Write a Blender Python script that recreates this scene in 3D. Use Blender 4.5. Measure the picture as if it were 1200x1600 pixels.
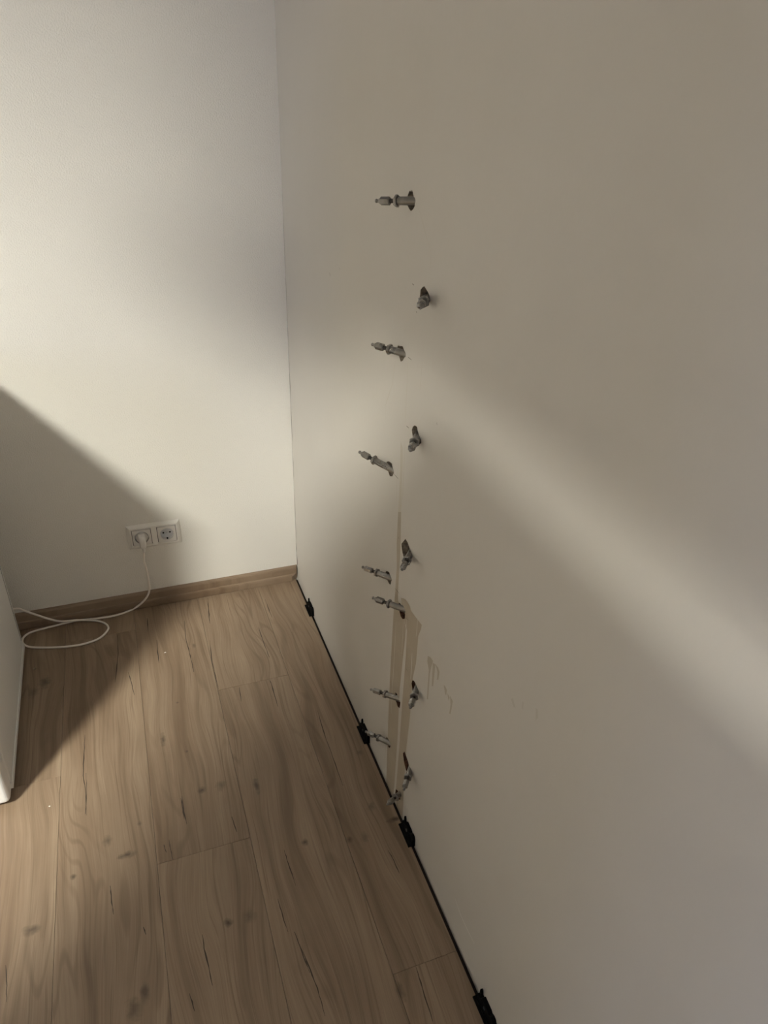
import bpy, bmesh, math, random
from mathutils import Vector, Matrix
from mathutils.geometry import delaunay_2d_cdt

scene = bpy.context.scene
for o in list(bpy.data.objects):
    bpy.data.objects.remove(o, do_unlink=True)
C = scene.collection
random.seed(7)

# ------------------------------------------------------------------ camera
# room frame: the corner of the two walls at the floor is the origin,
# back wall = plane y=0, right wall = plane x=0, z up, metres
CAM = Vector((-0.4262, -1.9097, 1.3742))
CR = Vector((0.9397, -0.3408, 0.0280)); CU = Vector((0.1469, 0.4764, 0.8669)); CW = Vector((0.3088, 0.8105, -0.4977))
FPX = 1106.24
cd = bpy.data.cameras.new('camera'); cam = bpy.data.objects.new('camera', cd); C.objects.link(cam)
cd.sensor_fit = 'HORIZONTAL'; cd.sensor_width = 36.0; cd.lens = FPX / 1200 * 36.0; cd.clip_start = 0.02
m = Matrix((CR, CU, -CW)).transposed().to_4x4(); m.translation = CAM
cam.matrix_world = m
scene.camera = cam

# ------------------------------------------------------------------ light
LAMP = Vector((-2.10, -2.40, 2.40))
LAMP_R = 0.20       # radius of the lit disc
LAMP_H = 0.066      # how deep the disc sits in the drum shade
LAMP_STRENGTH = 715.0
LAMP_COL = (1.0, 0.99, 0.88)
wd = bpy.data.worlds.new('world'); scene.world = wd; wd.use_nodes = True
wd.node_tree.nodes['Background'].inputs[0].default_value = (0.50, 0.60, 0.95, 1)
wd.node_tree.nodes['Background'].inputs[1].default_value = 11.5
vs = scene.view_settings
vs.view_transform = 'Standard'; vs.look = 'None'; vs.gamma = 1.0; vs.use_curve_mapping = False
vs.exposure = 0.0

# ------------------------------------------------------------------ helpers
def obj(name, me, mat=None, parent=None):
    if isinstance(me, bmesh.types.BMesh):
        bm = me; me = bpy.data.meshes.new(name); bm.to_mesh(me); bm.free()
    o = bpy.data.objects.new(name, me); C.objects.link(o)
    if mat:
        for mm in (mat if isinstance(mat, (list, tuple)) else [mat]):
            me.materials.append(mm)
    if parent: o.parent = parent
    return o
def empty(name, loc=(0, 0, 0), rotz=0):
    o = bpy.data.objects.new(name, None); C.objects.link(o); o.location = loc; o.rotation_euler = (0, 0, rotz)
    o.empty_display_size = 0.05
    return o
def tag(o, label, cat, group=None):
    o['label'] = label; o['category'] = cat
    if group: o['group'] = group
    return o
def struct(o, label=None):
    o['kind'] = 'structure'
    if label: o['label'] = label
    return o
def box(bm, x0, x1, y0, y1, z0, z1, bev=0, seg=2):
    r = bmesh.ops.create_cube(bm, size=1)
    vs_ = r['verts']
    for v in vs_:
        v.co = Vector(((x0 + x1) / 2 + v.co.x * (x1 - x0), (y0 + y1) / 2 + v.co.y * (y1 - y0), (z0 + z1) / 2 + v.co.z * (z1 - z0)))
    if bev:
        es = list({e for v in vs_ for e in v.link_edges})
        bmesh.ops.bevel(bm, geom=es, offset=bev, segments=seg, affect='EDGES', profile=0.5)
    return bm
def nb(*a, **k):
    return box(bmesh.new(), *a, **k)
def lathe(prof, n=20, phase=0.0, smooth=True, cap=True):
    bm = bmesh.new(); rings = []
    for r, z in prof:
        rings.append([bm.verts.new((r * math.cos(phase + 2 * math.pi * k / n), r * math.sin(phase + 2 * math.pi * k / n), z)) for k in range(n)])
    for a, b in zip(rings, rings[1:]):
        for k in range(n):
            f = bm.faces.new((a[k], a[(k + 1) % n], b[(k + 1) % n], b[k])); f.smooth = smooth
    if cap:
        bm.faces.new(list(reversed(rings[0]))); bm.faces.new(rings[-1])
    return bm
def tube(pts, r, n=10):
    bm = bmesh.new(); rings = []; up = Vector((0.13, 0.21, 0.97))
    for i, p in enumerate(pts):
        t = (pts[min(i + 1, len(pts) - 1)] - pts[max(i - 1, 0)]).normalized()
        a = t.cross(up)
        if a.length < 1e-3: a = t.cross(Vector((1, 0, 0)))
        a.normalize(); b = t.cross(a); up = -b if b.dot(up) < 0 else b
        a = t.cross(up).normalized()
        rings.append([bm.verts.new(p + r * (math.cos(2 * math.pi * k / n) * a + math.sin(2 * math.pi * k / n) * up)) for k in range(n)])
    for A, B in zip(rings, rings[1:]):
        for k in range(n):
            f = bm.faces.new((A[k], A[(k + 1) % n], B[(k + 1) % n], B[k])); f.smooth = True
    bm.faces.new(list(reversed(rings[0]))); bm.faces.new(rings[-1])
    bmesh.ops.recalc_face_normals(bm, faces=bm.faces)
    return bm
def catmull(P, n=8):
    P = [Vector(p) for p in P]; out = []
    Q = [2 * P[0] - P[1]] + P + [2 * P[-1] - P[-2]]
    for i in range(1, len(Q) - 2):
        a, b, c, d = Q[i - 1:i + 3]
        for k in range(n):
            t = k / n
            out.append(0.5 * (2 * b + (c - a) * t + (2 * a - 5 * b + 4 * c - d) * t * t + (3 * b - a - 3 * c + d) * t ** 3))
    out.append(P[-1]); return out
def ray(px, py):
    return CR * ((px - 600) / FPX) - CU * ((py - 800) / FPX) + CW
def onplane(px, py, ax, val):           # survey: photo point -> point on a known plane of the room
    d = ray(px, py); t = (val - CAM[ax]) / d[ax]
    return CAM + d * t
def wall_r(px, py): p = onplane(px, py, 0, 0.0); return (p.y, p.z)
def on_floor(px, py): p = onplane(px, py, 2, 0.0); return (p.x, p.y)
def inside(pt, poly):
    x, y = pt; c = False; n = len(poly)
    for i in range(n):
        (x1, y1), (x2, y2) = poly[i], poly[(i + 1) % n]
        if (y1 > y) != (y2 > y) and x < (x2 - x1) * (y - y1) / (y2 - y1) + x1: c = not c
    return c
def ribbon(pts, w, taper=True, jit=0.0):    # a thin tapering polygon along a 2D polyline
    L, R = [], []
    n = len(pts)
    for i, p in enumerate(pts):
        a = Vector(pts[max(i - 1, 0)]); b = Vector(pts[min(i + 1, n - 1)])
        t = (b - a).normalized(); q = Vector((-t.y, t.x))
        k = w * (0.25 + 0.75 * math.sin(math.pi * (i + 0.35) / (n - 0.3))) if taper else w
        k *= 1 + jit * random.uniform(-1, 1)
        p = Vector(p)
        L.append(tuple(p + q * k / 2)); R.append(tuple(p - q * k / 2))
    return L + R[::-1]
def dense(pts, n=4, jit=0.0):
    out = []
    for (a, b) in zip(pts, pts[1:]):
        for k in range(n):
            t = k / n
            out.append((a[0] + (b[0] - a[0]) * t + random.uniform(-jit, jit) * (k > 0), a[1] + (b[1] - a[1]) * t + random.uniform(-jit, jit) * (k > 0)))
    out.append(tuple(pts[-1])); return out
def sheet(outline, patches, holes=(), extra=()):
    """2D sheet cut along patch outlines. patches: list of (polygon, material index); holes: polygons left open"""
    V, E, polys = [], [], [outline] + [p for p, _ in patches] + list(holes)
    for poly in polys:
        s = len(V); V += [Vector(p) for p in poly]
        E += [(s + i, s + (i + 1) % len(poly)) for i in range(len(poly))]
    V += [Vector(p) for p in extra]
    ov, oe, of, *_ = delaunay_2d_cdt(V, E, [], 0, 1e-6)
    bb = [(min(q[0] for q in p), max(q[0] for q in p), min(q[1] for q in p), max(q[1] for q in p)) for p, _ in patches]
    F, M = [], []
    for f in of:
        c = sum((ov[i] for i in f), Vector((0, 0))) / len(f)
        if not inside(c, outline) or any(inside(c, h) for h in holes): continue
        mi = 0
        for (p, k), b in zip(patches, bb):
            if b[0] <= c.x <= b[1] and b[2] <= c.y <= b[3] and inside(c, p): mi = k
        F.append(tuple(f)); M.append(mi)
    return ov, F, M

# ------------------------------------------------------------------ materials
def mat(name, col, rough=0.5, metal=0.0, spec=0.5, emit=None):
    m_ = bpy.data.materials.new(name); m_.use_nodes = True
    b = m_.node_tree.nodes['Principled BSDF']
    b.inputs['Base Color'].default_value = (*col, 1); b.inputs['Roughness'].default_value = rough
    b.inputs['Metallic'].default_value = metal; b.inputs['Specular IOR Level'].default_value = spec
    if emit:
        b.inputs['Emission Color'].default_value = (*emit[0], 1); b.inputs['Emission Strength'].default_value = emit[1]
    return m_
class NT:
    def __init__(s, m_): s.t = m_.node_tree; s.b = s.t.nodes['Principled BSDF']
    def n(s, ty, ins=None, **kw):
        q = s.t.nodes.new(ty)
        for k, v in kw.items(): setattr(q, k, v)
        for k, v in (ins or {}).items():
            if isinstance(v, bpy.types.NodeSocket): s.t.links.new(v, q.inputs[k])
            else: q.inputs[k].default_value = v
        return q
    def l(s, a, b): s.t.links.new(a, b)
    def math(s, op, a, b=None, clamp=False):
        d = {0: a}
        if b is not None: d[1] = b
        q = s.n('ShaderNodeMath', d, operation=op); q.use_clamp = clamp; return q.outputs[0]
    def mix(s, f, a, b, blend='MIX'):
        q = s.n('ShaderNodeMix', data_type='RGBA', blend_type=blend)
        for i, v in ((0, f), (6, a), (7, b)):
            if isinstance(v, bpy.types.NodeSocket): s.l(v, q.inputs[i])
            else: q.inputs[i].default_value = v if i == 0 else (*v, 1) if len(v) == 3 else v
        return q.outputs[2]
    def rng(s, v, a, b, c, d):
        q = s.n('ShaderNodeMapRange', {0: v, 1: a, 2: b, 3: c, 4: d}); return q.outputs[0]

def paint(name, col, col2, bump_scale, bump_d, rough, mottled=0.5, big=3.0):
    m_ = mat(name, col, rough, spec=0.35); t = NT(m_)
    pos = t.n('ShaderNodeNewGeometry').outputs['Position']
    n1 = t.n('ShaderNodeTexNoise', {'Vector': pos, 'Scale': big, 'Detail': 4.0}).outputs[0]
    t.l(t.mix(t.rng(n1, 0.35, 0.65, 0, mottled), col, col2), t.b.inputs['Base Color'])
    n2 = t.n('ShaderNodeTexNoise', {'Vector': pos, 'Scale': bump_scale, 'Detail': 3.0}).outputs[0]
    bp = t.n('ShaderNodeBump', {'Strength': 0.6, 'Distance': bump_d, 'Height': n2})
    t.l(bp.outputs[0], t.b.inputs['Normal'])
    return m_
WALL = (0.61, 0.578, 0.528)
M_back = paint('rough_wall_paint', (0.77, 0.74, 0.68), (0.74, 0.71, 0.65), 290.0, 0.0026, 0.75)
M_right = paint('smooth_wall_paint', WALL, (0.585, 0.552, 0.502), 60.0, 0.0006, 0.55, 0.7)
M_ceil = paint('ceiling_paint', (0.80, 0.78, 0.74), (0.78, 0.76, 0.72), 100.0, 0.0006, 0.8)
M_far = paint('grey_wall_paint', (0.27, 0.255, 0.235), (0.25, 0.24, 0.22), 100.0, 0.0006, 0.8)
M_stain = paint('resin_drip_film', (0.44, 0.38, 0.295), (0.405, 0.345, 0.265), 80.0, 0.0003, 0.45, 0.8, 20)
M_drip = paint('grey_drip', (0.46, 0.41, 0.33), (0.43, 0.38, 0.305), 80.0, 0.0003, 0.5, 0.8, 20)
M_faint = paint('faint_stain', (0.56, 0.518, 0.445), (0.535, 0.492, 0.418), 80.0, 0.0003, 0.5, 0.8, 20)
M_pencil = mat('pencil_mark', (0.23, 0.20, 0.17), 0.7)
M_scuff_light = mat('scuff_highlight', (0.76, 0.735, 0.69), 0.5)
M_plaster = paint('broken_plaster', (0.34, 0.285, 0.22), (0.15, 0.12, 0.09), 300.0, 0.002, 0.9, 1.0, 120)
M_brick = paint('broken_brick', (0.16, 0.075, 0.04), (0.06, 0.03, 0.018), 300.0, 0.002, 0.9, 1.0, 120)
M_dark = mat('dark_gap', (0.012, 0.009, 0.007), 0.9)
M_under = mat('subfloor_underlay', (0.02, 0.014, 0.01), 0.95)

# oak decor of the laminate planks
KNOTS = []
def kn(ox, oy, sc, x, y, rx, ry, s): KNOTS.append((on_floor(ox + x / sc, oy + y / sc), rx, ry, s))
for x, y, rx, ry, s in ((175, 465, .014, .022, .75), (130, 505, .013, .02, .45), (637, 690, .006, .02, .8), (757, 322, .005, .010, .6), (790, 885, .009, .008, .9), (862, 868, .011, .014, .5),
                        (1002, 868, .006, .022, .8), (730, 735, .004, .005, .6), (693, 545, .004, .004, .6)):
    kn(0, 880, 2.5, x, y, rx, ry, s)
for x, y, rx, ry, s in ((120, 635, .018, .010, .75), (495, 340, .017, .008, .85), (420, 285, .009, .013, .6), (285, 425, .006, .006, .8), (565, 880, .009, .017, .7), (525, 945, .013, .022, .6),
                        (890, 604, .008, .008, .95), (975, 580, .012, .014, .45), (1190, 290, .007, .008, .8), (545, 217, .005, .005, .6)):
    kn(0, 1200, 2.5, x, y, rx, ry, s)
for x, y, rx, ry, s in ((565, 530, .008, .007, .9), (625, 520, .009, .012, .4), (740, 450, .016, .006, .95), (650, 400, .010, .012, .5), (765, 1120, .007, .017, .6), (605, 190, .008, .008, .4)):
    kn(320, 1100, 2.5, x, y, rx, ry, s)
def wood(name, knots=True, axis='y'):
    m_ = mat(name, (.3, .2, .14), 0.42, spec=0.4); t = NT(m_)
    pos = t.n('ShaderNodeNewGeometry').outputs['Position']
    if axis == 'x': pos = t.n('ShaderNodeVectorRotate', {'Vector': pos, 'Angle': math.pi / 2}, rotation_type='Z_AXIS').outputs[0]
    rnd = t.n('ShaderNodeObjectInfo').outputs['Random']
    off = t.n('ShaderNodeCombineXYZ', {0: t.math('MULTIPLY', rnd, 7.0), 1: t.math('MULTIPLY', rnd, 13.0), 2: 0.0}).outputs[0]
    p = t.n('ShaderNodeVectorMath', {0: pos, 1: off}, operation='ADD').outputs[0]
    # wobble so the grain bends
    wob = t.n('ShaderNodeTexNoise', {'Vector': t.n('ShaderNodeVectorMath', {0: p, 1: (5, 1.6, 1)}, operation='MULTIPLY').outputs[0], 'Scale': 1.0, 'Detail': 2.0}).outputs[0]
    wv = t.n('ShaderNodeCombineXYZ', {0: t.math('MULTIPLY', t.math('SUBTRACT', wob, 0.5), 0.12), 1: 0.0, 2: 0.0}).outputs[0]
    pw = t.n('ShaderNodeVectorMath', {0: p, 1: wv}, operation='ADD').outputs[0]
    def st(sx, sy, det=4.0):
        v = t.n('ShaderNodeVectorMath', {0: pw, 1: (sx, sy, 1)}, operation='MULTIPLY').outputs[0]
        return t.n('ShaderNodeTexNoise', {'Vector': v, 'Scale': 1.0, 'Detail': det, 'Roughness': 0.55}).outputs[0]
    broad = st(14, 0.9, 3.0); band = st(45, 1.6, 4.0); fine = st(420, 9.0, 3.0); hair = st(170, 3.0, 4.0); cloud = st(7, 5, 3.0)
    col = t.mix(t.rng(broad, .36, .64, 0, 1), (0.195, 0.133, 0.086), (0.32, 0.234, 0.160))
    col = t.mix(t.rng(band, .40, .70, 0, .55), col, (0.385, 0.292, 0.205))
    col = t.mix(t.rng(band, .42, .25, 0, .5), col, (0.17, 0.110, 0.068))
    col = t.mix(t.rng(cloud, .5, .75, 0, .35), col, (0.20, 0.135, 0.085))
    col = t.mix(t.rng(hair, .54, .72, 0, .6), col, (0.13, 0.082, 0.050))
    col = t.mix(t.rng(fine, .35, .7, 0.22, 0), col, (0.12, 0.08, 0.05))
    # cathedral rings
    cn = st(7.5, 1.15, 2.0)
    sn = t.math('SINE', t.math('MULTIPLY', cn, 95.0))
    ringm = t.math('MULTIPLY', t.rng(sn, .45, .98, 0, .40), t.rng(st(8, 1.6, 1.0), .48, .62, 0, 1))
    col = t.mix(ringm, col, (0.13, 0.082, 0.05))
    if knots:
        nz = t.n('ShaderNodeTexNoise', {'Vector': pos, 'Scale': 90.0, 'Detail': 3.0}).outputs[0]
        nzv = t.math('MULTIPLY', t.math('SUBTRACT', nz, 0.5), 1.5)
        acc = None
        for (kx, ky), rx, ry, s in KNOTS:
            v = t.n('ShaderNodeVectorMath', {0: pos, 1: (kx, ky, 0)}, operation='SUBTRACT').outputs[0]
            v = t.n('ShaderNodeVectorMath', {0: v, 1: (1 / rx, 1 / ry, 0)}, operation='MULTIPLY').outputs[0]
            ln = t.n('ShaderNodeVectorMath', {0: v}, operation='LENGTH').outputs['Value']
            k = t.rng(t.math('ADD', ln, nzv), 0.15, 1.25, s, 0)
            acc = k if acc is None else t.math('MAXIMUM', acc, k)
        col = t.mix(acc, col, (0.075, 0.052, 0.035))
    t.l(col, t.b.inputs['Base Color'])
    t.l(t.rng(fine, .3, .7, .5, .38), t.b.inputs['Roughness'])
    bp = t.n('ShaderNodeBump', {'Strength': 0.25, 'Distance': 0.0004, 'Height': fine}); t.l(bp.outputs[0], t.b.inputs['Normal'])
    return m_
M_wood = wood('oak_laminate')
M_wood_base = wood('oak_foil', False, 'x')
M_crack = mat('oak_split', (0.045, 0.030, 0.020), 0.6)
M_white = mat('white_plastic', (0.74, 0.71, 0.66), 0.35)
M_white_in = mat('white_plastic_insert', (0.70, 0.67, 0.63), 0.4)
M_well_shade = mat('shaded_well_plastic', (0.55, 0.55, 0.56), 0.5)  # same white plastic, greyed to paint the shade inside the well
M_hole = mat('contact_hole', (0.006, 0.006, 0.006), 0.8)
M_chrome = mat('contact_metal', (0.5, 0.5, 0.5), 0.3, 1.0)
M_enamel = mat('white_enamel', (0.72, 0.71, 0.69), 0.38)
M_cable = mat('cable_sheath', (0.80, 0.74, 0.67), 0.45)
M_black = mat('black_plastic', (0.002, 0.002, 0.002), 0.6, spec=0.12)
def zinc():
    m_ = mat('zinc_steel', (.42, .41, .385), .42, 0.95); t = NT(m_)
    pos = t.n('ShaderNodeNewGeometry').outputs['Position']
    nz = t.n('ShaderNodeTexNoise', {'Vector': pos, 'Scale': 60.0, 'Detail': 2.0}).outputs[0]
    t.l(t.mix(t.rng(nz, .40, .66, 0, 1), (.31, .30, .285), (.23, .22, .205)), t.b.inputs['Base Color'])
    t.l(t.rng(nz, .3, .7, .24, .38), t.b.inputs['Roughness'])
    return m_
M_zinc = zinc()
M_zinc_dark = mat('dull_steel_thread', (.07, .065, .06), .5, 0.8)

# ------------------------------------------------------------------ room shell
RX, RY, RH = -3.6, -4.6, 2.55
# right wall: sheet at x=0 with the drilled holes left open
HOLE = [(645, 314), (667, 466), (630, 552), (652, 682), (612, 733.5), (641, 866), (609, 902.5), (630.5, 951.5), (621.5, 1091), (651, 1078), (608, 1160.5), (641, 1203), (625, 1240)]
TIP = [(587, 314), (655, 479), (581, 538), (641, 704), (561, 706), (628, 890), (566, 886), (582, 934), (579, 1077), (641, 1106), (571, 1143), (631, 1234), (605, 1257)]
LEN = [.065, .068, .066, .066, .080, .066, .070, .070, .069, .062, .067, .062, .060]
FAR = [1, 0, 1, 0, 1, 0, 1, 1, 1, 0, 1, 0, 0]
BRICK = [0, 0, 0, 0, 0, 0, 0, 1, 1, 1, 1, 1, 1]
HOLES_PX = [
    [(637, 306), (639, 300), (641, 297.5), (642, 300), (643.5, 297), (645, 300), (646.5, 308), (648, 316), (648, 322), (645.5, 327), (642, 330), (639, 326), (636.5, 320), (635.5, 312)],
    [(656, 465), (657, 453), (660, 449), (663, 447), (666, 452), (669, 457), (671, 463), (671, 469), (668, 472), (662, 473)],
    [(620, 545), (622, 540), (624, 540.5), (626, 541), (629, 541), (631, 546), (632.5, 552), (632, 558), (629, 564), (626, 565), (624, 558), (621, 552)],
    [(643.5, 672), (645, 667), (648, 664.5), (651.5, 667), (653, 674), (655, 682), (657.5, 686), (658, 692), (655, 695), (648, 693), (645, 684)],
    [(600, 728), (605, 721), (608, 721), (612, 724), (614, 733), (614.5, 741), (613, 744.5), (609, 744), (607, 738), (606, 732)],
    [(627, 850), (633.5, 842), (637, 848), (641, 859), (644, 867), (643.5, 872), (639, 875), (631, 872), (628.5, 862)],
    [(602, 895), (604, 892), (608, 894), (610, 900), (611, 908), (610.5, 913.5), (608, 912.5), (605, 906), (603, 900)],
    [(621.5, 945), (624, 942), (627, 945), (630, 951), (633, 960), (632.5, 967), (629, 967.5), (626, 963), (624, 955)],
    [(616, 1088), (618, 1082), (620, 1084), (623, 1090), (625.5, 1098), (624.5, 1106.5), (621.5, 1104.5), (619.5, 1098), (617, 1092)],
    [(643, 1068), (644.5, 1063), (647, 1064), (650, 1070), (653, 1077), (654, 1083), (652, 1087), (648, 1088), (645, 1082), (644, 1074)],
    [(602, 1154), (604.5, 1152), (607, 1155), (609, 1161), (609.5, 1168), (607.5, 1168), (605, 1162)],
    [(629.5, 1177), (632, 1174), (634.5, 1181), (637.5, 1190), (639, 1196), (641, 1202), (643, 1208), (642, 1211), (638, 1209), (634, 1203), (631, 1189)],
    [(618, 1236), (618.5, 1233), (622, 1236), (625, 1241), (625.5, 1247), (625, 1250), (621, 1248), (617, 1243)],
]
holes = [[wall_r(*q) for q in h] for h in HOLES_PX]
def W(poly): return [wall_r(*q) for q in poly]
def crop(o, sc, pts): return [(o[0] + x / sc, o[1] + y / sc) for x, y in pts]
patches = []
c4 = ((560, 900), 3.529)
LS = [(622, 800), (619.8, 850), (620, 885), (617.5, 925), (615, 955), (613.8, 976), (609.6, 1053), (606.8, 1118), (604, 1206), (603.5, 1224), (614, 1248), (616, 1229), (621, 1155), (624.6, 1076), (630.5, 1019), (634.5, 985), (631, 966), (625.5, 948), (622, 938), (622, 925), (623, 902), (624.5, 880), (626, 850), (626.7, 800)]
RS = [(626.6, 934), (633, 936), (636.5, 940), (641, 948), (642, 954), (650, 965), (659, 976.5), (657.8, 983), (655, 990), (653.5, 994), (650, 1036), (645, 1059), (641, 1115), (635, 1169), (631, 1226), (629.4, 1268), (628.8, 1290), (620, 1268), (618.5, 1234), (623.8, 1169), (628, 1104), (634, 1025), (636, 985), (632, 970), (628, 950)]
patches.append((W([(626, 690), (625, 740), (623.5, 775), (622, 800), (626.7, 800), (627.5, 770), (629, 735), (629.5, 700)]), 2))
patches.append((W(LS), 1)); patches.append((W(RS), 1))
# pale runs inside the stain
for pl, w in (([(266, 240), (260, 330), (256, 420)], .0030), ([(326, 240), (322, 300), (318, 335)], .0022), ([(296, 425), (293, 500), (288, 570)], .0030), ([(207, 250), (200, 400), (186, 640), (180, 760)], .0020), ([(248, 250), (245, 330), (238, 430)], .0016)):
    patches.append((ribbon(dense(W(crop(*c4, pl)), 3, .0002), w), 0))
for pl in ([(383, 440), (398, 448), (412, 470), (402, 500), (394, 540), (384, 680), (377, 680), (388, 520), (380, 470)], [(410, 478), (425, 488), (417, 560), (412, 608), (404, 608), (408, 520)],
           [(424, 486), (440, 505), (447, 530), (441, 572), (433, 572), (436, 530)], [(470, 600), (480, 610), (488, 630), (484, 660), (478, 650), (474, 625)], [(490, 645), (503, 670), (499, 692), (494, 672)],
           [(505, 660), (520, 690), (514, 730), (507, 762), (501, 757), (508, 710)]):
    patches.append((W(crop(*c4, pl)), 8))
for pl in ([(841, 680), (851, 672), (860, 705), (868, 728), (855, 722)], [(903, 692), (910, 695), (908, 735), (901, 730)], [(978, 728), (990, 735), (990, 780), (976, 800)]):
    patches.append((W(crop(*c4, pl)), 5))
# hairlines and pencil ticks
for pl, w in (([(648, 311), (656, 332), (664.5, 363.5), (672, 391), (672.7, 428)], .0007), ([(637.5, 567), (634, 640), (633, 665)], .0010), ([(633, 690), (629.5, 770), (626, 800)], .0016),
              ([(618, 560), (613, 600), (602, 634), (601, 713)], .0009), ([(624, 715), (620, 745), (619, 790)], .0009), ([(660, 564), (656, 610)], .0007), ([(594.5, 917), (594.5, 936)], .0012), ([(605.5, 920), (605.5, 935)], .0010),
              ([(548, 1073), (561, 1102)], .0012), ([(606, 1110), (604, 1150), (602, 1175), (601, 1195)], .0014)):
    patches.append((ribbon(dense(W(pl), 4, .0002), w * 1.4, jit=.4), 2))
for pl, w in (([(637.5, 558), (640, 560), (643, 562.5)], .0018), ([(635, 665.5), (639, 669)], .0020), ([(615.5, 740.5), (619, 744.5), (622.5, 748.5)], .0018), ([(617.5, 919.5), (620.5, 923), (623.5, 927.5)], .0022), ([(633.5, 965), (638.5, 969.5)], .0010),
              ([(514.5, 426), (515.5, 429), (516, 432)], .0018), ([(530.5, 418), (531, 421)], .0016), ([(644, 443.5), (647, 445.5)], .0018), ([(650, 486.5), (651.5, 489)], .0018), ([(622, 839.5), (623, 841.5)], .0020), ([(634, 1044), (637, 1049)], .0012), ([(682.5, 660), (683, 664)], .0014)):
    patches.append((ribbon(dense(W(pl), 2), w * .8), 3))
patches.append((ribbon(W([(711, 1404), (719, 1428), (728, 1448), (741, 1474)]), .0022), 4))  # pale strip paints the highlight along a slight scuffed ridge
# fine settlement crack down the room corner
zz = [0.055 + i * 0.022 for i in range(52)]
cl = [(-0.0002, z) for z in zz] + [(-0.0010 - random.random() * 0.0085 * (1 - (z / 1.25) ** 2), z) for z in reversed(zz)]
patches.append((cl, 3))
outline = [(0.05, -0.02), (0.05, RH), (RY, RH), (RY, -0.02)]
extra = [(-i * .15, j * .15) for i in range(1, 30) for j in range(1, 17)]
ov, F, Mi = sheet(outline, patches, holes, extra)
bm = bmesh.new()
bv = [bm.verts.new((0, v.x, v.y)) for v in ov]; bm.verts.ensure_lookup_table()
for f, k in zip(F, Mi):
    fc = bm.faces.new([bv[i] for i in f]); fc.material_index = k
bmesh.ops.recalc_face_normals(bm, faces=bm.faces)
if sum(f.normal.x for f in bm.faces) > 0: bmesh.ops.reverse_faces(bm, faces=bm.faces)
# packer axes (hole centre on the wall, direction out of the wall)
AX = []
for h, t_, L, far in zip(HOLE, TIP, LEN, FAR):
    P = onplane(*h, 0, 0.0); d = ray(*t_).normalized(); o_ = CAM - P
    b_ = o_.dot(d); D = max(b_ * b_ - (o_.dot(o_) - L * L), 0)
    tt = -b_ + (math.sqrt(D) if far else -math.sqrt(D))
    AX.append((P, (CAM + d * tt - P).normalized(), L))
# sides and bottoms of the drilled holes, slanting with the packer
for h, (P, a, L), bk in zip(holes, AX, BRICK):
    s = Vector((0.022 if bk else 0.012, 0, 0)) - a * 0.003
    top = [bm.verts.new((0, y, z)) for y, z in h]
    cy = sum(q[0] for q in h) / len(h); cz = sum(q[1] for q in h) / len(h)
    bot = []
    for y, z in h:
        k = random.uniform(.8, .95)
        bot.append(bm.verts.new(Vector((0, cy + (y - cy) * k, cz + (z - cz) * k)) + s * random.uniform(.85, 1.1)))
    for i in range(len(h)):
        f = bm.faces.new((top[i], top[(i + 1) % len(h)], bot[(i + 1) % len(h)], bot[i])); f.material_index = 7 if bk else 6
    f = bm.faces.new(bot); f.material_index = 7 if bk else 6
# wall thickness behind the sheet
wr = struct(obj('wall_right', bm, [M_right, M_stain, M_faint, M_pencil, M_scuff_light, paint('grey_smudge', (.54, .505, .45), (.565, .53, .47), 60, .0003, .55), M_plaster, M_brick, M_drip]), 'smooth off-white wall with drilled holes and brown drip stains')
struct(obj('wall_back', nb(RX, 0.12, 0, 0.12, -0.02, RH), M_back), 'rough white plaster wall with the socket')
struct(obj('wall_front', nb(RX - .12, 0.12, RY - .12, RY, -0.02, RH), M_far))
WY0, WY1, WZ0, WZ1 = -4.45, -3.30, 0.85, 2.20
bm = nb(RX - .12, RX, RY, WY0, -0.02, RH); box(bm, RX - .12, RX, WY1, 0, -0.02, RH); box(bm, RX - .12, RX, WY0, WY1, -0.02, WZ0); box(bm, RX - .12, RX, WY0, WY1, WZ1, RH)
struct(obj('wall_left', bm, M_far))
bm = bmesh.new()
for a_ in ((WY0, WY0 + .05, WZ0, WZ1), (WY1 - .05, WY1, WZ0, WZ1), (WY0, WY1, WZ0, WZ0 + .05), (WY0, WY1, WZ1 - .05, WZ1), ((WY0 + WY1) / 2 - .03, (WY0 + WY1) / 2 + .03, WZ0, WZ1)):
    box(bm, RX - .09, RX - .03, a_[0], a_[1], a_[2], a_[3])
struct(obj('window_1', bm, M_ceil), 'white window frame in the side wall')
al = bpy.data.lights.new('daylight_portal', 'AREA'); al.shape = 'RECTANGLE'; al.size = WZ1 - WZ0; al.size_y = WY1 - WY0; al.cycles.is_portal = True
ao = bpy.data.objects.new('daylight_portal', al); C.objects.link(ao); ao.location = (RX - .10, (WY0 + WY1) / 2, (WZ0 + WZ1) / 2); ao.rotation_euler = (0, -math.pi / 2, 0)
struct(obj('ceiling', nb(RX - .12, 0.12, RY - .12, .12, RH, RH + .1), M_ceil))
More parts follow.
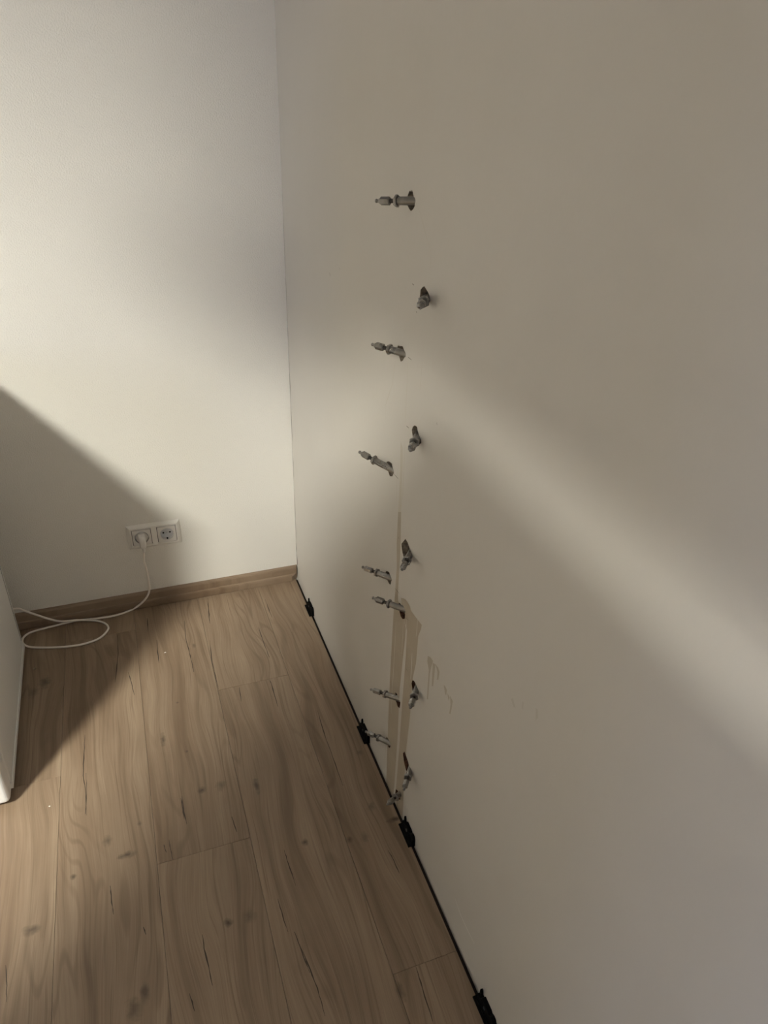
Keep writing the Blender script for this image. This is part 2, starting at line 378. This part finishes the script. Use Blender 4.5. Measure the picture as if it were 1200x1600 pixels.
# ---- floor: dark underlay + laminate planks with an expansion gap along the right wall
floor = struct(obj('floor', nb(RX - .1, 0.10, RY - .1, 0.05, -0.03, -0.009), M_under), 'oak laminate plank floor')
cr = []
def ck(o, sc, pts, w=.0022): cr.append((crop(o, sc, pts), w))
A = (0, 880); B = (0, 1200); D3 = (320, 1100)
for pts in ([(458, 280), (462, 350), (455, 420), (450, 465)], [(500, 425), (513, 465), (525, 515)], [(332, 670), (328, 740), (325, 830), (333, 880), (337, 985)], [(575, 215), (578, 265)], [(612, 300), (616, 350), (622, 390)],
            [(720, 225), (725, 290), (740, 350), (752, 400), (757, 425)], [(812, 135), (815, 190), (820, 235)], [(820, 300), (825, 370), (840, 440), (848, 495)], [(1010, 250), (1030, 310), (1052, 368)], [(1035, 400), (1060, 470), (1085, 560)],
            [(1035, 140), (1050, 180), (1062, 212)], [(935, 485), (942, 540)], [(707, 918), (712, 950), (720, 1000)]): ck(A, 2.5, pts)
for pts in ([(660, 280), (668, 325), (675, 370)], [(430, 460), (435, 510), (443, 572)], [(22, 770), (27, 850), (25, 915)], [(560, 620), (570, 650)], [(790, 650), (800, 720), (820, 800)], [(740, 880), (760, 950)], [(336, 20), (338, 100), (333, 180)],
            [(1110, 320), (1125, 370), (1155, 460)], [(1085, 510), (1105, 580), (1125, 640)], [(905, 190), (925, 250)], [(710, 110), (718, 170), (730, 220)], [(640, 300), (650, 330)], [(1150, 640), (1180, 720), (1210, 800)]): ck(B, 2.5, pts, .0018)
for pts in ([(440, 25), (465, 110), (500, 210), (540, 320)], [(715, 570), (740, 615), (760, 662)], [(360, 920), (400, 1010), (440, 1110), (470, 1220)], [(820, 1015), (850, 1110), (890, 1240)], [(0, 960), (15, 1020), (30, 1100)]): ck(D3, 2.5, pts, .0019)
cr_xy = [([on_floor(*q) for q in pl], w) for pl, w in cr]
PW, PL = 0.193, 1.285
seams = [-0.008, -0.136] + [-0.136 - PW * i for i in range(1, 19)]
joints = {0: -1.27, 1: -0.445, 2: -0.91, 3: -0.115, 4: -0.61}
for i, (x1, x0) in enumerate(zip(seams, seams[1:])):
    j0 = joints.get(i, -random.random() * PL)
    ys = sorted([y for y in [j0 + k * PL for k in range(-4, 2)] if RY < y < -0.004] + [RY, 0.0])
    for y0, y1 in zip(ys, ys[1:]):
        g = 0.00035
        a0, a1, b0, b1 = max(x0, RX) + g, x1 - g, y0 + g, y1 - g
        out = [(a0, b0), (a1, b0), (a1, b1), (a0, b1)]
        pt = []
        for pl, w in cr_xy:
            mx = sum(q[0] for q in pl) / len(pl); my = sum(q[1] for q in pl) / len(pl)
            if a0 < mx < a1 and b0 < my < b1:
                pl2 = [(min(max(q[0], a0 + .002), a1 - .002), min(max(q[1], b0 + .002), b1 - .002)) for q in pl]
                pt.append((ribbon(dense(pl2, 4, .0006), w, jit=.5), 1))
        ov, F, Mi = sheet(out, pt)
        bm = bmesh.new(); cx, cy = (a0 + a1) / 2, b0
        bv = [bm.verts.new((v.x, v.y, 0)) for v in ov]
        for f, k in zip(F, Mi):
            fc = bm.faces.new([bv[q] for q in f]); fc.material_index = k
        bmesh.ops.recalc_face_normals(bm, faces=bm.faces)
        if sum(f.normal.z for f in bm.faces) < 0: bmesh.ops.reverse_faces(bm, faces=bm.faces)
        be = [e for e in bm.edges if e.is_boundary]
        r = bmesh.ops.extrude_edge_only(bm, edges=be)
        for v in r['geom']:
            if isinstance(v, bmesh.types.BMVert): v.co.z = -0.0085
        for v in bm.verts: v.co.x -= cx; v.co.y -= cy
        o = obj('plank', bm, [M_wood, M_crack], floor); o.location = (cx, cy, 0)

# ---- baseboard along the back wall, mitred at its end by the corner
prof = [(0, 0), (.016, 0), (.0165, .018), (.0155, .0235), (.0118, .0255), (.0112, .028), (.0118, .030), (.0112, .046), (.009, .0505), (0, .0515)]
bm = bmesh.new()
e0 = [bm.verts.new((RX, -d, z)) for d, z in prof]
e1 = [bm.verts.new((-0.001 - d * (1.25 if z < .026 else .35), -d, z)) for d, z in prof]
n = len(prof)
for i in range(n): bm.faces.new((e0[i], e0[(i + 1) % n], e1[(i + 1) % n], e1[i]))
bm.faces.new(e0); bm.faces.new(list(reversed(e1)))
bmesh.ops.recalc_face_normals(bm, faces=bm.faces)
bb_ = struct(obj('baseboard_back', bm, M_wood_base), 'oak foil skirting board with mitred end'); bb_.location.z = 0.0014

# ------------------------------------------------------------------ undercounter fridge (right flank in view)
fr = tag(empty('refrigerator', (-0.812, -0.668, 0), math.radians(1.1)), 'white undercounter refrigerator beside the coiled power cable', 'refrigerator')
FD = 0.56; FW = 0.55; FH = 0.85
bm = nb(-FW, 0, 0.052, FD, 0.014, FH - .03, .004, 2); obj('cabinet_body', bm, M_enamel, fr)
obj('bottom_edge_rail', nb(-0.004, 0.0022, 0.046, FD - .004, 0.010, 0.026, .0012, 2), M_enamel, fr)
bm = nb(-FW + .002, 0.0005, 0, 0.047, 0.016, FH - .035, .011, 5)
dr = obj('door', bm, M_enamel, fr)
obj('door_gasket', nb(-FW + .012, -0.008, 0.040, 0.056, 0.03, FH - .04), M_dark, dr)
bm = nb(-FW - .001, 0.001, 0.0, FD, FH - .03, FH, .006, 3); obj('worktop', bm, M_enamel, fr)
bm = bmesh.new()
for i in range(120):
    z = 0.045 + i * 0.006
    box(bm, -0.001, 0.0006, FD - .020, FD - .013, z, z + .003)
o = obj('vent_slots', bm, mat('slot_shadow', (.30, .29, .28), .6), fr)
for sx in (-FW + .05, -0.05):
    for sy in (0.09, FD - .05):
        bm = lathe([(.014, 0), (.015, .003), (.012, .006), (.008, .008), (.008, .016)], 14); q = obj('foot', bm, M_black, fr); q.location = (sx, sy, 0)

# ------------------------------------------------------------------ double socket
SX, SZ = -0.5038, 0.2087
so = tag(empty('power_socket', (SX, 0, SZ)), 'white double wall socket, plug in its first outlet', 'socket')
fw, fh, fd = .152, .081, .0095
# frame: bevelled rim around two square openings
bm = bmesh.new()
def rect(x0, x1, z0, z1, y): return [bm.verts.new((x0, y, z0)), bm.verts.new((x1, y, z0)), bm.verts.new((x1, y, z1)), bm.verts.new((x0, y, z1))]
r0 = rect(0, fw, 0, fh, 0.0); r1 = rect(.0008, fw - .0008, .0008, fh - .0008, -.003); r2 = rect(.0085, fw - .0085, .0085, fh - .0085, -fd)
for a, b in ((r0, r1), (r1, r2)):
    for i in range(4): bm.faces.new((a[i], a[(i + 1) % 4], b[(i + 1) % 4], b[i]))
mods = [(.0130, .0680), (.0840, .1390)]
zlo, zhi = .0130, .0680
xs = [.0085, .0130, .0680, .0840, .1390, fw - .0085]; zs = [.0085, zlo, zhi, fh - .0085]
grid = {}
for i, x in enumerate(xs):
    for j, z in enumerate(zs): grid[i, j] = bm.verts.new((x, -fd, z))
for i in range(5):
    for j in range(3):
        if j == 1 and i in (1, 3): continue
        bm.faces.new((grid[i, j], grid[i + 1, j], grid[i + 1, j + 1], grid[i, j + 1]))
bmesh.ops.remove_doubles(bm, verts=bm.verts, dist=1e-5)
for (x0, x1) in mods:
    a = rect(x0, x1, zlo, zhi, -fd); b = rect(x0, x1, zlo, zhi, -.002)
    for i in range(4): bm.faces.new((a[i], a[(i + 1) % 4], b[(i + 1) % 4], b[i]))
bmesh.ops.remove_doubles(bm, verts=bm.verts, dist=1e-5)
bmesh.ops.recalc_face_normals(bm, faces=bm.faces)
obj('frame', bm, M_white, so)
for gx in (.0138, .0672, .0848, .1382): obj('joint_shade', nb(gx - .0009, gx + .0009, -.0050, -.0004, .0140, .0670), M_dark, so)  # dark strips stand in for shade in the joints beside the covers
def insert(cx, cz, nm, depth):
    # square cover plate with the round socket well sunk through it
    bm = bmesh.new(); N = 48; h = .0260; R = .0195; yf = -fd - .0012
    def ring(r, y): return [bm.verts.new((cx + r * math.cos(2 * math.pi * k / N), y, cz + r * math.sin(2 * math.pi * k / N))) for k in range(N)]
    sq = []; sqb = []
    for k in range(N):
        a = 2 * math.pi * k / N; s = h / max(abs(math.cos(a)), abs(math.sin(a)))
        sq.append(bm.verts.new((cx + s * math.cos(a), yf, cz + s * math.sin(a)))); sqb.append(bm.verts.new((cx + s * math.cos(a), -.002, cz + s * math.sin(a))))
    rs = [ring(R + .0012, yf), ring(R + .0004, yf - .0004), ring(R, yf + .0006), ring(R - .0004, yf + depth), ]
    seq = [sqb, sq] + rs
    for a, b in zip(seq, seq[1:]):
        for k in range(N): bm.faces.new((a[k], a[(k + 1) % N], b[(k + 1) % N], b[k]))
    bm.faces.new(rs[-1]).material_index = 1
    bmesh.ops.recalc_face_normals(bm, faces=bm.faces)
    return obj(nm, bm, [M_white_in, M_well_shade], so)
WELL = .0105
i1 = insert(.0405, .0405, 'outlet', WELL); i2 = insert(.1115, .0405, 'outlet', WELL)
yb = -fd - .0012 + WELL
# gap shadow lines beside the covers: painted by the dark strips set in the joints
for ins, cx in ((i1, .0405), (i2, .1115)):
    if ins is i2:
        for s in (-1, 1):
            q = obj('pin_hole', lathe([(.0027, 0), (.0027, .0008)], 16), M_hole, ins); q.rotation_euler = (math.pi / 2, 0, 0); q.location = (cx + s * .0095, yb, .0405)
        q = obj('centre_screw', lathe([(.0022, 0), (.0022, .0010), (.0012, .0014)], 14), M_chrome, ins); q.rotation_euler = (math.pi / 2, 0, 0); q.location = (cx, yb, .0405)
    for s in (-1, 1):
        obj('earth_clip', nb(cx - .0022, cx + .0022, yb - .008, yb, .0405 + s * .0178 - .0012, .0405 + s * .0178 + .0012, .0004, 1), M_hole if s < 0 else M_chrome, ins)
        obj('side_notch', nb(cx + s * .0195 - .0016, cx + s * .0195 + .0016, yb - .0085, yb, .0405 - .0028, .0405 + .0028), M_white_in, ins)

# ------------------------------------------------------------------ plug and cable
PX, PZ = SX + .0405, SZ + .0405
pc = tag(empty('power_cable', (PX, 0, PZ)), 'white power cable with angled plug, looped on the floor by the skirting', 'cable')
bm = lathe([(.0170, 0), (.0172, .006), (.0168, .0085), (.0150, .0095)], 40)
q = obj('plug_face', bm, M_white_in, pc); q.rotation_euler = (math.pi / 2, 0, 0); q.location = (0, -.0012, 0)
# body: blunt block that narrows downwards into the strain relief
bm = bmesh.new()
secs = [(.0130, .0088, -.0190, .0110), (.0120, .0098, -.0195, .0120), (.0010, .0100, -.0215, .0125), (-.0080, .0098, -.0240, .0100), (-.0185, .0092, -.0255, .0080), (-.0245, .0078, -.0262, .0062), (-.0265, .0048, -.0262, .0044)]
rings = []
for z, hx, yc, hy in secs:
    rg = []
    for k in range(20):
        a = 2 * math.pi * k / 20; cx_, sx_ = math.cos(a), math.sin(a); e = .55
        rg.append(bm.verts.new((hx * abs(cx_) ** e * (1 if cx_ > 0 else -1), yc + hy * abs(sx_) ** e * (1 if sx_ > 0 else -1), z)))
    rings.append(rg)
for a, b in zip(rings, rings[1:]):
    for k in range(20): bm.faces.new((a[k], a[(k + 1) % 20], b[(k + 1) % 20], b[k]))
bm.faces.new(rings[0]); bm.faces.new(rings[-1]); bmesh.ops.recalc_face_normals(bm, faces=bm.faces)
for f in bm.faces: f.smooth = len(f.verts) == 4
obj('plug_body', bm, M_white, pc)
bm = lathe([(.0050, 0), (.0048, .004), (.0038, .0055), (.0046, .007), (.0036, .0085), (.0042, .010), (.0034, .013), (.0032, .017)], 16)
q = obj('strain_relief', bm, M_white, pc); q.rotation_euler = (math.pi, 0, 0); q.location = (0, -.0262, -.0255)
cab = [(PX, -.0262, PZ - .033)]
for px, py, yy in ((225, 876, -.026), (229.3, 892, -.026), (232.6, 910, -.026), (233, 924.4, -.028), (225, 938.5, -.030)):
    p = onplane(px, py, 1, yy); cab.append(tuple(p))
zc = .0034
for px, py in ((208, 951.5), (183, 961), (154.8, 966), (121, 969.5), (92.8, 976), (56, 985.5), (41, 992), (35, 999.5), (37, 1006.6), (47, 1011), (70.3, 1012), (104, 1010.5), (132, 1006), (154.8, 997.6), (167.4, 986), (168.8, 979), (161.8, 973)):
    p = onplane(px, py, 2, zc); cab.append(tuple(p))
p = onplane(146, 969.5, 2, .006); cab.append(tuple(p)); p = onplane(121, 969, 2, .0102); cab.append(tuple(p))
for px, py, yy in ((95.7, 971, -.040), (76, 967, -.034), (53.5, 959.6, -.030), (36.6, 954, -.034), (24.8, 951, -.045)):
    cab.append(tuple(onplane(px, py, 1, yy)))
last = Vector(cab[-1]); cab.append((last.x - .06, -.06, last.z + .01)); cab.append((last.x - .14, -.085, last.z + .01))
pts = catmull(cab, 8)
q = obj('cord', tube([v - Vector((PX, 0, PZ)) for v in pts], .0030, 10), M_cable, pc)

# ------------------------------------------------------------------ injection packers
def hexprof(prof): return lathe(prof, 6, math.pi / 6, smooth=False)
P_tube = lathe([(.0050, -.024), (.0059, -.020), (.0061, 0), (.0061, .0335), (.0058, .0350), (.0040, .0352)], 24)
P_col = hexprof([(.0076, .0345), (.0090, .0353), (.0090, .0390), (.0076, .0400)])
P_neck = lathe([(.0031, .039)] + [(.0029 + (.0004 if i % 2 else 0), .0395 + i * .0009) for i in range(12)] + [(.0031, .0515)], 18)
P_hex = hexprof([(.0046, .0490), (.0062, .0502), (.0062, .0650), (.0050, .0664)])
P_nip = lathe([(.0040, .0655), (.0036, .0685), (.0018, .0697), (.0017, .0710), (.0027, .0722), (.0030, .0736), (.0026, .0749), (.0012, .0756)], 16)
pm = {}
for nm, b in (('sleeve', P_tube), ('collar_nut', P_col), ('threaded_neck', P_neck), ('hex_head', P_hex), ('grease_nipple', P_nip)):
    me = bpy.data.meshes.new(nm); b.to_mesh(me); b.free(); me.materials.append(M_zinc_dark if nm == 'threaded_neck' else M_zinc); pm[nm] = me
order_far = sorted([i for i in range(13) if FAR[i]], key=lambda i: -AX[i][0].z)
order_near = sorted([i for i in range(13) if not FAR[i]], key=lambda i: -AX[i][0].z)
ORD = ['topmost', 'second from top', 'third from top', 'fourth from top', 'fifth from top', 'second from bottom', 'lowest']
for lst, txt in ((order_far, 'leaning toward the room corner'), (order_near, 'leaning away from the room corner')):
    names = {7: ORD, 6: ORD[:4] + ['second from bottom', 'lowest']}[len(lst)]
    for rank, i in enumerate(lst):
        P, a, L = AX[i]
        e = empty('injection_packer', P + a * (L - .075))
        e.rotation_mode = 'QUATERNION'; e.rotation_quaternion = a.to_track_quat('Z', 'Y') @ Matrix.Rotation(random.uniform(0, 1), 3, 'Z').to_quaternion()
        tag(e, 'steel injection packer %s, %s of its row' % (txt, names[rank]), 'packer', 'injection packers along the wall crack')
        for nm, me in pm.items():
            obj_ = bpy.data.objects.new(nm, me); C.objects.link(obj_); obj_.parent = e

# ------------------------------------------------------------------ black skirting clips along the right wall
def clip_parts():
    bm = nb(-.0155, 0, -.060, 0, 0, .0035, .0008, 1)
    for yy in (-.012, -.030, -.048): box(bm, -.0110, -.0085, yy - .004, yy + .004, .003, .0050)
    a = bm
    b = bmesh.new()
    pf = [(-.004, 0), (-.004, .016), (-.014, .0185), (-.018, .0265), (-.040, .0265), (-.044, .0235), (-.050, .0275), (-.056, .0265), (-.060, .020), (-.060, 0)]
    f0 = [b.verts.new((-.0005, y, z)) for y, z in pf]; f1 = [b.verts.new((-.0085, y, z)) for y, z in pf]
    for i in range(len(pf)): b.faces.new((f0[i], f0[(i + 1) % len(pf)], f1[(i + 1) % len(pf)], f1[i]))
    b.faces.new(f0); b.faces.new(list(reversed(f1))); bmesh.ops.recalc_face_normals(b, faces=b.faces)
    c = bmesh.new(); pf = [(-.004, .008), (-.0035, .024), (-.0052, .0300), (-.0072, .0300), (-.0092, .024), (-.0100, .008)]
    f0 = [c.verts.new((-.0010, y, z)) for y, z in pf]; f1 = [c.verts.new((-.0045, y, z)) for y, z in pf]
    for i in range(len(pf)): c.faces.new((f0[i], f0[(i + 1) % len(pf)], f1[(i + 1) % len(pf)], f1[i]))
    c.faces.new(f0); c.faces.new(list(reversed(f1))); bmesh.ops.recalc_face_normals(c, faces=c.faces)
    d = lathe([(.0032, 0), (.0030, .0012), (.0016, .0016)], 14)
    return a, b, c, d
cm = []
for nm, b in zip(('floor_flange', 'wall_plate', 'tongue', 'screw_head'), clip_parts()):
    me = bpy.data.meshes.new(nm); b.to_mesh(me); b.free(); me.materials.append(M_black if nm != 'screw_head' else mat('dark_screw', (.10, .10, .10), .35, .9)); cm.append((nm, me))
for y, lb in ((-.155, 'black plastic skirting clip closest to the room corner'), (-.685, 'black plastic skirting clip under the leaning packers, second from the corner'),
              (-.983, 'black plastic skirting clip below the brown drip stain'), (-1.352, 'black plastic skirting clip farthest along the wall from the corner')):
    e = tag(empty('skirting_clip', (0, y, 0)), lb, 'clip', 'skirting clips along the bare wall')
    for nm, me in cm:
        o = bpy.data.objects.new(nm, me); C.objects.link(o); o.parent = e
        if nm == 'screw_head': o.rotation_euler = (0, -math.pi / 2, 0); o.location = (-.0085, -.030, .017)

# ------------------------------------------------------------------ crumbs on the floor
CH = []
for px, py, r, lb in ((214, 951.5, .0035, 'white paint crumb on the floor by the skirting board'), (77.5, 1260, .0022, 'tiny white crumb on the floor in front of the refrigerator'), (54, 1045.5, .0045, 'grey plaster flake on the floor beside the cable loop'), (258, 1020, .0026, 'pale dust crumb on the floor planks past the cable'),):
    x, y = on_floor(px, py)
    bm = bmesh.new(); bmesh.ops.create_icosphere(bm, subdivisions=1, radius=r)
    for v in bm.verts: v.co = Vector((v.co.x * random.uniform(.7, 1.4), v.co.y * random.uniform(.6, 1), v.co.z * random.uniform(.3, .5)))
    zm = min(v.co.z for v in bm.verts)
    o = obj('plaster_crumb', bm, M_white if r < .004 else M_plaster); o.location = (x, y, -zm - .0002)
    tag(o, lb, 'crumb', 'crumbs on the floor')

# ------------------------------------------------------------------ outside the frame: the lamp, plus added blockers that shape its light
lp = tag(empty('pendant_lamp', (LAMP.x, LAMP.y, RH)), 'white drum pendant lamp in the middle of the room', 'lamp')
obj('ceiling_rose', lathe([(.05, 0), (.05, -.018), (.02, -.025)], 24), M_white, lp)
q = obj('lamp_cord', lathe([(.004, 0), (.004, -(RH - LAMP.z - LAMP_H / 2 - .02))], 10), M_white, lp)
rim = LAMP.z - LAMP_H / 2 - RH; top = LAMP.z + LAMP_H / 2 - RH
bm = lathe([(LAMP_R + .004, rim), (LAMP_R + .007, rim), (LAMP_R + .007, top + .02), (.12, top + .03), (.12, top + .027), (LAMP_R + .002, top + .016), (LAMP_R + .004, rim)], 48, cap=False)
obj('drum_shade', bm, mat('shade_metal', (.10, .10, .10), .6), lp)
bm = bmesh.new(); f = bm.faces.new([bm.verts.new((LAMP_R * math.cos(-2 * math.pi * k / 40), LAMP_R * math.sin(-2 * math.pi * k / 40), top)) for k in range(40)])
obj('diffuser', bm, mat('lit_diffuser', (.8, .8, .8), .3, emit=(LAMP_COL, LAMP_STRENGTH)), lp)

cb = tag(empty('tall_blocker', (-1.36, -2.25, 0)), 'tall white cupboard with an open niche, added unseen to shape the light band', 'blocker')  # unseen, added to block the lamp; the niche lets the band through
RW, RD, N0, N1, NT_ = .36, .65, 1.63, 1.882, 2.25
obj('lower_blocker', nb(0, RW, 0, RD, .02, N0, .003, 1), M_enamel, cb)
obj('upper_blocker', nb(0, RW, 0, RD + .09, N1, NT_, .003, 1), M_enamel, cb)
obj('end_blocker', nb(0, .05, RD - .06, RD + .14, 1.818, N1 + .02, .003, 1), M_enamel, cb)  # added to pull soft shade down over corner and back wall
for sx in (0, RW - .02): obj('post', nb(sx, sx + .02, 0, .02, N0 - .002, N1 + .002), M_enamel, cb)
for z0, z1 in ((.06, N0 - .04), (N1 + .03, NT_ - .03)):
    for k in range(2):
        d_ = obj('door', nb(-.018, .001, .015 + k * .31, .32 + k * .31, z0, z1, .002, 1), M_enamel, cb)
        obj('knob', nb(-.040, -.016, .28 + k * .06, .30 + k * .06, (z0 + z1) / 2 - .01, (z0 + z1) / 2 + .01, .004, 2), M_chrome, d_)
ds = tag(empty('floor_occluder', (-1.85, -1.76, 0.0088)), 'added unseen flat-topped table beside the cupboard', 'occluder')  # unseen, added so its edge shades the floor
obj('occluder_top', nb(-.42, .42, -.6, .32, .72, .75, .003, 1), mat('dark_occluder', (.06, .04, .028), .5), ds)
for sx in (-.39, .35):
    for sy in (-.57, .25): obj('leg', nb(sx, sx + .04, sy, sy + .04, 0, .722), M_enamel, ds)

M_absorber = paint('dark_absorber', (.045, .045, .05), (.03, .03, .034), 400, .002, .95, 1.0, 60)
rg = tag(empty('absorber', (-1.9, -2.85, 0)), 'dark grey rug under the lamp, unseen, added to cut bounce light', 'absorber')  # unseen dark slab, added to soak up bounced lamp light
obj('absorber_slab', nb(-1.45, 1.55, -1.4, 1.05, -.0005, .009, .004, 2), M_absorber, rg)
